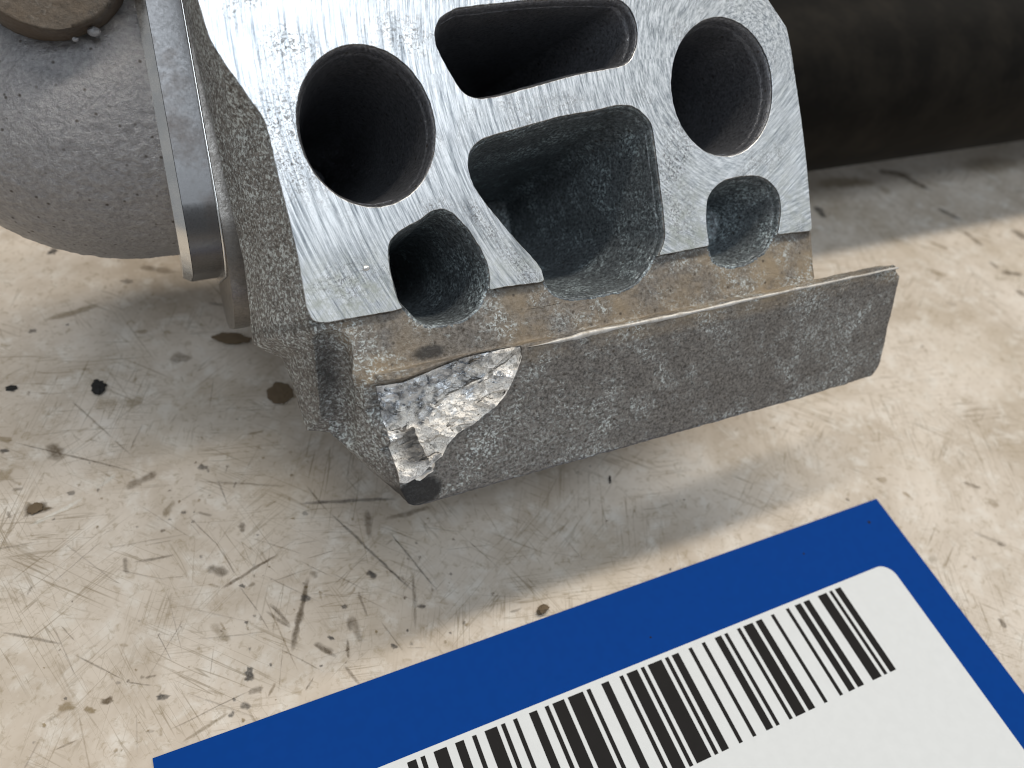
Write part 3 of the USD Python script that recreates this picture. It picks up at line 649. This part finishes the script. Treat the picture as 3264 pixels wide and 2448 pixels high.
def emit(name, k, material, prim, label=None):
    keep = kind == k
    if k >= 2:                                            # one connected skin per port, crumbs of it go to the body
        w = np.flatnonzero(keep)
        lab = trimesh.graph.connected_component_labels(trimesh.graph.face_adjacency(f[w]), node_count=len(w))
        big = np.bincount(lab).argmax()
        kind[w[lab != big]] = 0
        keep = kind == k
    a, b, c = sub(v, f, vn, keep)
    p = obj(name, a, b, material, casting, normals=c, prim=prim)
    if label:
        tag(stage.GetPrimAtPath(p), label)
emit('slot_port', 2, PORT_CLEAN, Z0)
emit('wedge_port', 3, PORT, Z0)
emit('small_port', 4, PORT, Z0, 'small corroded port left of the wedge port')
emit('small_port', 5, PORT, Z0, 'small shallow corroded port at the right end')
emit('round_port', 6, PORT_CLEAN, Z0, 'large round port on the left')
emit('round_port', 7, PORT_CLEAN, Z0, 'large round port on the right')
emit('body', 0, CAST, PR)
emit('lip', 1, CAST, PR, 'grey pitted lip along the lower edge with its left corner broken off')

# the milled face: a sheet of metal 1.25 mm thick with a fine chamfer
fp = Polygon(FACE).buffer(0)
for k, p in HOLES.items():
    fp = fp.difference(Polygon(p).buffer(0.02))
fp = max(getattr(fp, 'geoms', [fp]), key=lambda g: g.area) if not hasattr(fp, 'geoms') else unary_union([g for g in fp.geoms if g.area > 8])

def plate(poly, z0, z1, ch):
    V, F = [], []
    def ring(c, ccw):
        p = np.array(c)[:-1]
        L = np.r_[0, np.cumsum(np.linalg.norm(np.diff(np.vstack([p, p[:1]]), axis=0), axis=1))]
        n = max(12, int(L[-1] / 0.55)); t = np.linspace(0, L[-1], n, endpoint=False)
        q = np.c_[[np.interp(t, L, np.r_[p[:, k], p[0, k]]) for k in (0, 1)]].T
        for _ in range(2):
            q = 0.5 * q + 0.25 * (np.roll(q, 1, 0) + np.roll(q, -1, 0))
        q += 0.16 * (np.c_[meshkit.noise(np.c_[q / 0.9, q[:, :1] * 0]), meshkit.noise(np.c_[q / 0.9, q[:, :1] * 0 + 7])] - 0.5)
        tg = np.roll(q, -1, 0) - np.roll(q, 1, 0); tg /= np.linalg.norm(tg, axis=1)[:, None]
        inn = np.c_[-tg[:, 1], tg[:, 0]]                     # left of travel: into the metal for a ccw shell
        area = 0.5 * np.sum(q[:, 0] * np.roll(q[:, 1], -1) - np.roll(q[:, 0], -1) * q[:, 1])
        if (area > 0) != ccw:
            q, inn = q[::-1], -inn[::-1]
            tg = np.roll(q, -1, 0) - np.roll(q, 1, 0); tg /= np.linalg.norm(tg, axis=1)[:, None]
            inn = np.c_[-tg[:, 1], tg[:, 0]]
        return q, q + inn * ch
    ext = ring(poly.exterior.coords, True)
    ints = [ring(i.coords, False) for i in poly.interiors]
    for q, qi in [ext] + ints:
        k, n = len(V), len(q)
        V += [(x, y, z0) for x, y in q] + [(x, y, z1 - ch * 0.7) for x, y in q] + [(x, y, z1) for x, y in qi]
        for i in range(n):
            j = (i + 1) % n
            for l in (0, n):
                F += [(k + l + i, k + l + j, k + l + n + j), (k + l + i, k + l + n + j, k + l + n + i)]
    tp = Polygon(ext[1], [i[1] for i in ints])
    v2, f2 = trimesh.creation.triangulate_polygon(tp.buffer(0), engine='earcut')
    k = len(V)
    V += [(x, y, z1) for x, y in v2]
    F += [(k + a, k + b, k + c) if ((v2[b] - v2[a])[0] * (v2[c] - v2[a])[1] - (v2[b] - v2[a])[1] * (v2[c] - v2[a])[0]) > 0 else (k + a, k + c, k + b) for a, b, c in f2]
    return np.array(V), np.array(F)

def face_paint(p):
    x, y, z = p.T
    n = meshkit.fbm(p / 7.0, 3, 41)
    return np.clip(sstep(-5, -24, y) * (0.25 + 0.5 * n) + 0.35 * sstep(0, 50, x) * n + 0.5 * np.exp(-((x + 58) / 9) ** 2 - ((y + 22) / 6) ** 2) + 0.5 * np.exp(-((x - 24) / 5) ** 2 - ((y + 16) / 12) ** 2), 0, 1)
def face_dark(p):
    x, y, z = p.T
    n = meshkit.fbm(p / 4.0, 3, 43)
    g = lambda a, b, c, d: np.exp(-((x - a) / c) ** 2 - ((y - b) / d) ** 2)
    out = 0.9 * g(-64, 9, 5, 12) + 0.7 * g(-60, 27, 5, 4) + 0.6 * g(-4, 12, 9, 3) + 0.45 * g(26, -2, 7, 12) + 0.5 * g(24, -17, 5, 8) + 0.5 * g(-57, -19, 8, 5)
    band = np.abs((x + 27) * 0.80 + (y + 12) * 0.60)
    out += 0.9 * np.exp(-(band / 2.2) ** 2) * sstep(-3, -9, y) * sstep(-32, -29, x) + 0.7 * g(-36, -6.5, 5, 1.5)
    return np.clip(out * (0.3 + 1.3 * n), 0, 1)
parts_ = list(getattr(fp, 'geoms', [fp]))
fv, ff, fk = [], [], 0
for g in parts_:
    a, b = plate(g, -0.6, 0.0, 0.09)
    fv.append(a); ff.append(b + fk); fk += len(a)
fv, ff = np.vstack(fv), np.vstack(ff)
# subdivide the flat so that the painted wear has somewhere to sit
fm = trimesh.Trimesh(fv, ff, process=False)
sv, sf = trimesh.remesh.subdivide_to_size(fm.vertices, fm.faces, 1.6, max_iter=14)
p = obj('machined_face', sv, sf, MACHINED, casting, prim={'pale': face_paint, 'dark': face_dark})
tag(stage.GetPrimAtPath(p), 'bright milled face with curved cutter marks')

# the fresh break and the torn tab in it
SV = S + np.array([0, -0.2, 0.97]) * 0.30
SV[:, 0] -= [0, 0, 0.7]; SV[:, -1] += [0, 0.5, -0.7]; SV[-1] -= [0, 0, 0.6]
SV[0] += [0.2, 0, -0.4]
i2 = np.arange(NF * R).reshape(NF, R)
qq = np.stack([i2[:-1, :-1], i2[1:, :-1], i2[1:, 1:], i2[:-1, 1:]], -1).reshape(-1, 4)
fq = np.vstack([qq[:, :3], qq[:, [0, 2, 3]]])
sv_ = SV.reshape(-1, 3)
nrm = np.cross(sv_[fq[:, 1]] - sv_[fq[:, 0]], sv_[fq[:, 2]] - sv_[fq[:, 0]]).sum(0)
if nrm[2] < 0:
    fq = fq[:, ::-1]
kd = cKDTree(sv_)
def cream(p):
    x, y, z = p.T
    n = meshkit.fbm(p / 3.0, 4, 51)
    return np.clip(sstep(-0.25, 0.25, 0.55 * (x + 42) / 12 - (y + 47) / 9 + 2.2 * (n - 0.5)) * (0.55 + n) + 0.4 * sstep(0.56, 0.66, n) - 0.9 * np.exp(-((x + 29.5 + (y + 45.5) * 1.5) / 6) ** 2 - ((y + 45.5 - (x + 31) * 0.35) / 1.2) ** 2), 0, 1)
p = obj('broken_corner', sv_, fq, FRACTURE, casting, smooth=24, prim={'cream': cream, 'dark': lambda q: np.clip(0.9 * np.interp(kd.query(q)[0], [0, 0.6], [1, 0]) * tong.ravel()[kd.query(q)[1]] + 0.6 * sstep(0.60, 0.72, meshkit.fbm(q / 1.6, 3, 33)), 0, 1)})
tag(stage.GetPrimAtPath(p), 'fresh bright crystalline break at the left corner of the lip')
def shard(name, pts, material, amp=0.5, res=0.5):
    a, b = mesh_of(hull(pts).refine_to_length(res))
    a = a + amp * (np.c_[[meshkit.fbm(a / 1.3, 3, s) for s in (1, 2, 3)]].T - 0.5)
    return obj(name, a, b, material, casting, smooth=30)
shard('bent_edge', [(-54.3, -62.4, -4.4), (-50.0, -61.0, -3.7), (-46.2, -60.9, -3.6), (-46.8, -63.2, -4.5), (-50.5, -64.8, -5.0), (-54.0, -65.0, -5.2), (-50, -62, -7)], BRIGHT, 0.8)
ped = trimesh.creation.icosphere(subdivisions=3, radius=1.0)
a = ped.vertices * [0.75, 0.55, 0.35] + [-54.0, -17.0, 0.0]
p = obj('ding', a, ped.faces, BRIGHT, casting, smooth=True)

# the worn bright strip along the top of the lip
ne = 160
xe = np.linspace(-22.5, 89.6, ne)
wv = 0.85 * sstep(-24, -10, xe) * (1 - 0.55 * (xe + 22) / 112) * (0.75 + 0.5 * meshkit.noise(np.c_[xe / 3.0, xe * 0, xe * 0], 3))
ym = -39.55 + 0.25 * (meshkit.noise(np.c_[xe / 6.0, xe * 0 + 4, xe * 0], 5) - 0.5)
ev_, ef_ = [], []
for k in range(ne):
    for yy, zz in ((ym[k] + wv[k] * 0.8, 2.80), (ym[k] + wv[k] * 0.55, 3.30), (ym[k], 3.42), (ym[k] - wv[k] * 0.55, 3.25), (ym[k] - wv[k] * 0.8, 2.60)):
        ev_.append((xe[k], yy, zz + 0.12 * (meshkit.noise(np.array([xe[k] / 0.8, yy * 3, 1.0]), 2) - 0.5)))
    if k:
        for j in range(4):
            a, b = 5 * (k - 1) + j, 5 * k + j
            ef_ += [(a, a + 1, b + 1), (a, b + 1, b)]
p = obj('worn_edge', ev_, ef_, WORN, casting, smooth=40)
tag(stage.GetPrimAtPath(p), 'thin pale worn strip along the top of the lip')

# flange on the left: a plate across x, its rim towards the camera
def rounded_profile(y0, y1, z0, z1, r, n=28):
    g = sbox(y0 + r, z0 + r, y1 - r, z1 - r).buffer(r, quad_segs=n)
    return np.array(g.exterior.coords)[:-1][::-1]
def slab(prof_list):
    """Profiles (y, z) with x, joined in order."""
    n, V, F = len(prof_list[0][0]), [], []
    for pr, x in prof_list:
        V += [(x, y, z) for y, z in pr]
    for l in range(len(prof_list) - 1):
        for i in range(n):
            a, b = l * n + i, l * n + (i + 1) % n
            F += [(a, b, b + n), (a, b + n, a + n)]
    for l in (0, len(prof_list) - 1):
        c = len(V); V.append((prof_list[l][1], *prof_list[l][0].mean(0)))
        F += [(c, l * n + i, l * n + (i + 1) % n) for i in range(n)]
    t = trimesh.Trimesh(V, F, process=False)
    trimesh.repair.fix_normals(t)
    return np.array(t.vertices), np.array(t.faces)
prof = lambda g: rounded_profile(-11.5 + g, 95 - g, -95 + g, -27.0 - g, 15.0 - g * 0.5)
sk = lambda vv: np.c_[vv[:, 0] - 0.045 * (vv[:, 1] - 20) * -1, vv[:, 1], vv[:, 2]]
a, b = slab([(prof(0.0), -84.4), (prof(0.0), -77.6)])
fl = obj('flange', sk(a), b, RIM, casting, smooth=30)
tag(stage.GetPrimAtPath(fl), 'smooth stained flange rim left of the ported face')
a, b = slab([(prof(1.3), -86.5), (prof(-0.02), -84.5), (prof(0.6), -84.3)])
obj('flange_chamfer', sk(a), b, BRIGHT, casting, smooth=20)
low = lambda y0, z1, r: rounded_profile(y0, 95, -95, z1, r)
a, b = slab([(low(-13, -26.6, 15), -77.55), (low(-13.2, -26.3, 15), -77.3), (low(-13, -26.6, 15), -77.0)])
obj('gasket_edge', sk(a), b, BRIGHT, casting, smooth=25)
a, b = slab([(low(-26, -26.6, 26), -77.0), (low(-26, -26.6, 26), -73.0)])
obj('gasket', sk(a), b, CHIP, casting, smooth=25)

# bulging shell left of the flange, with its port boss
s = trimesh.creation.icosphere(subdivisions=6, radius=1.0)
d = s.vertices
ev = d * [46, 34.5, 35.5] + [-90.0, 30.0, -64.5]
ev = ev + d * (0.7 * (meshkit.fbm(ev / 2.2, 3, 5) - 0.5) + 0.30 * (meshkit.noise(ev / 0.9, 6) - 0.5))[:, None]
keep = ev[s.faces].mean(1)[:, 0] < -83
uu, inv = np.unique(s.faces[keep], return_inverse=True)
obj('housing_shell', ev[uu], inv.reshape(-1, 3), SHELL, casting, smooth=True, prim={'stain': lambda p: 0.06 * meshkit.fbm(p / 12, 2, 8), 'dark': lambda p: np.zeros(len(p)), 'pale': lambda p: 0.2 + 0 * p[:, 0]})
th = np.linspace(0, 2 * math.pi, 97)[:-1]
def disc(r, c, seed=0, wob=0.0):
    rr = r * (1 + wob * (meshkit.noise(np.c_[np.cos(th) * 3, np.sin(th) * 3, th * 0 + seed]) - 0.5))
    return np.c_[c[0] + rr * np.cos(th), c[1] + rr * np.sin(th)]
bo = section(disc(14.4, (-100.5, 54.3), 1, 0.06)).extrude(34, scale_top=(1, 1)).translate((0, 0, -58.5)) - section(disc(7.9, (-99.6, 53.6))).extrude(30).translate((0, 0, -50))
a, b = mesh_of(bo.refine_to_length(0.9))
tm = trimesh.Trimesh(a, b, process=True)
trimesh.smoothing.filter_taubin(tm, iterations=10)
a = np.array(tm.vertices); nn_ = np.array(tm.vertex_normals)
a = a + nn_ * (0.5 * (meshkit.fbm(a / 2.0, 3, 15) - 0.5))[:, None]
p = obj('port_boss', a, np.array(tm.faces), BOSS, casting, smooth=True, prim={'stain': lambda q: 0.6 + 0.4 * meshkit.fbm(q / 5, 2, 4), 'dark': lambda q: 0.15 * meshkit.fbm(q / 4, 2, 9), 'pale': lambda q: 0 * q[:, 0]})
tag(stage.GetPrimAtPath(p), 'brown rusty boss round a port at the top left')
ri = section(disc(7.6, (-99.6, 53.6))).extrude(14) - section(disc(5.6, (-99.6, 53.6))).extrude(30).translate((0, 0, -1))
a, b = mesh_of(ri.translate((0, 0, -41)))
obj('port_sleeve', a, b, SLEEVE, casting, smooth=30)
for (x, y, r) in ((-94.4, 39.9, 1.0), (-98.2, 38.6, 0.5)):
    a = s.vertices[:642] if False else trimesh.creation.icosphere(subdivisions=3, radius=1.0)
    vv = a.vertices * [r * 1.3, r, r * 0.7] + [x, y, -27.6]
    vv = vv + 0.25 * r * (np.c_[[meshkit.noise(vv / 0.8, q) for q in (1, 2, 3)]].T - 0.5)
    obj('casting_bead', vv, a.faces, SHELL, casting, smooth=True, prim=Z0)

# ------------------------------------------------------------------ the dark pipe behind
pipe = xf('dark_pipe', (0.280, 0.213, 0.0515))
tag(stage.GetPrimAtPath(pipe), 'thick matt black pipe lying behind the casting on the right', 'pipe')
def tube(r0, r1, x0, x1, n=96, bev=1.5):
    t = np.linspace(0, 2 * math.pi, n, endpoint=False)
    V, F = [], []
    rows = [(r1, x0 + bev), (r0 - bev, x0), (r0, x0 + bev), (r0, x1 - bev), (r0 - bev, x1), (r1, x1 - bev)]
    for r, x in rows:
        V += [(x, r * math.cos(a), r * math.sin(a)) for a in t]
    m = len(rows)
    for l in range(m):
        for i in range(n):
            a, b, c, d = l * n + i, l * n + (i + 1) % n, ((l + 1) % m) * n + (i + 1) % n, ((l + 1) % m) * n + i
            F += [(a, b, c), (a, c, d)]
    tt_ = trimesh.Trimesh(V, F, process=False); trimesh.repair.fix_normals(tt_)
    return np.array(tt_.vertices), np.array(tt_.faces)
a, b = tube(35, 30, -160, 330)
obj('barrel', a, b, PIPE, pipe, smooth=30)
a, b = tube(37.5, 34.9, -150, -128)
obj('collar', a, b, PIPE, pipe, smooth=30)

# ------------------------------------------------------------------ the blue card with its barcode sticker
card = xf('blue_card', (0.083, 0.020, 0.0))
tag(stage.GetPrimAtPath(card), 'royal blue card carrying a white barcode sticker, lying on the bench in front', 'card')
def flat(poly, z0, z1):
    t = trimesh.creation.extrude_polygon(poly, z1 - z0, engine='earcut'); t.apply_translation((0, 0, z0))
    return np.array(t.vertices), np.array(t.faces)
off = lambda g: affinity.translate(g, -83.0, -20.0)
a, b = flat(off(sbox(-27.2, -95, 193.2, 59.3)).buffer(0), 0.06, 0.42)
obj('sheet', a, b, BLUE, card)
g = off(sbox(-13 + 4.6, -80 + 4.6, 180.85 - 4.6, 39.5 - 4.6)).buffer(4.6, quad_segs=16)
a, b = flat(g, 0.425, 0.50)
stk = obj('sticker', a, b, WHITE, card)
MOD = [2, 1, 1, 2, 3, 2, 2, 2, 1, 2, 3, 1, 1, 2, 1, 3, 2, 2, 1, 1, 3, 1, 4, 1, 1, 3, 2, 3, 1, 1, 3, 1, 1, 1, 4, 1, 1, 1, 2, 3, 1, 3, 1, 3, 2, 1, 1, 3, 1, 1, 3, 1, 2, 3, 1, 4, 1, 2, 2, 1, 2, 3, 3, 1, 1, 1, 2]
mx, xx = (160.3 - 25.5) / sum(MOD), 25.5
for i, w in enumerate(MOD):
    if i % 2 == 0:
        a, b = flat(off(sbox(xx - 0.02, 12.35, xx + w * mx + 0.02, 38.15)), 0.505, 0.52)
        obj('bar', a, b, INK, stk)
    xx += w * mx

for (x, y, r) in ((184.6, 53.0, 0.50), (156.0, 51.0, 0.32), (97.0, 44.5, 0.26)):       # specks of dirt on the card
    a, b = flat(off(Point(x, y).buffer(r, quad_segs=4)), 0.425, 0.46)
    obj('speck', a, b, INK, card)

# ------------------------------------------------------------------ crumbs on the bench
def crumb(x, y, r, shape, label, m=CRUMB, seed=0, rot=0.0, z=None):
    t = trimesh.creation.icosphere(subdivisions=4, radius=1.0)
    a = t.vertices * (1 + 1.1 * (meshkit.fbm(t.vertices * 1.9 + seed * 7, 4, seed) - 0.5))[:, None] * np.array(shape) * r
    c, s_ = math.cos(rot), math.sin(rot)
    a = np.c_[a[:, 0] * c - a[:, 1] * s_, a[:, 0] * s_ + a[:, 1] * c, a[:, 2]]
    a[:, 2] -= a[:, 2].min()
    a[:, 2] += 0.03
    p = xf('dirt_crumb', (x * MM, y * MM, 0 if z is None else z * MM))
    obj('grain', a, t.faces, m, p, smooth=True)
    tag(stage.GetPrimAtPath(p), label, 'crumb')
crumb(-27.5, 168.6, 2.1, (0.9, 1.25, 0.35), 'round black blob of dirt below the casting shell at the left', seed=1)
crumb(71.7, 61.4, 1.15, (1.5, 0.9, 0.8), 'dark brown crumb touching the upper edge of the blue card', CRUMB_BROWN, 2, 0.2)
crumb(109.6, 92.9, 0.9, (0.35, 1.6, 0.4), 'tiny black sliver on the bench in front of the lip', seed=3, rot=-0.45)
crumb(12.5, 178.0, 3.2, (1.7, 0.7, 0.2), 'long brown flake of dirt beside the body left wall', CRUMB_BROWN, 4, -0.35)
crumb(22.2, 152.8, 3.6, (0.95, 1.0, 0.14), 'wide brown lump of dirt half hidden behind the lower left fin', CRUMB_BROWN, 5)
crumb(-46.2, 132.0, 1.55, (1.0, 1.0, 0.25), 'round rusty brown spot of dirt near the left edge', CRUMB_BROWN, 6)
crumb(-50.0, 174.9, 1.2, (1.25, 0.7, 0.3), 'small black oval grain at the very left of the bench', seed=7)
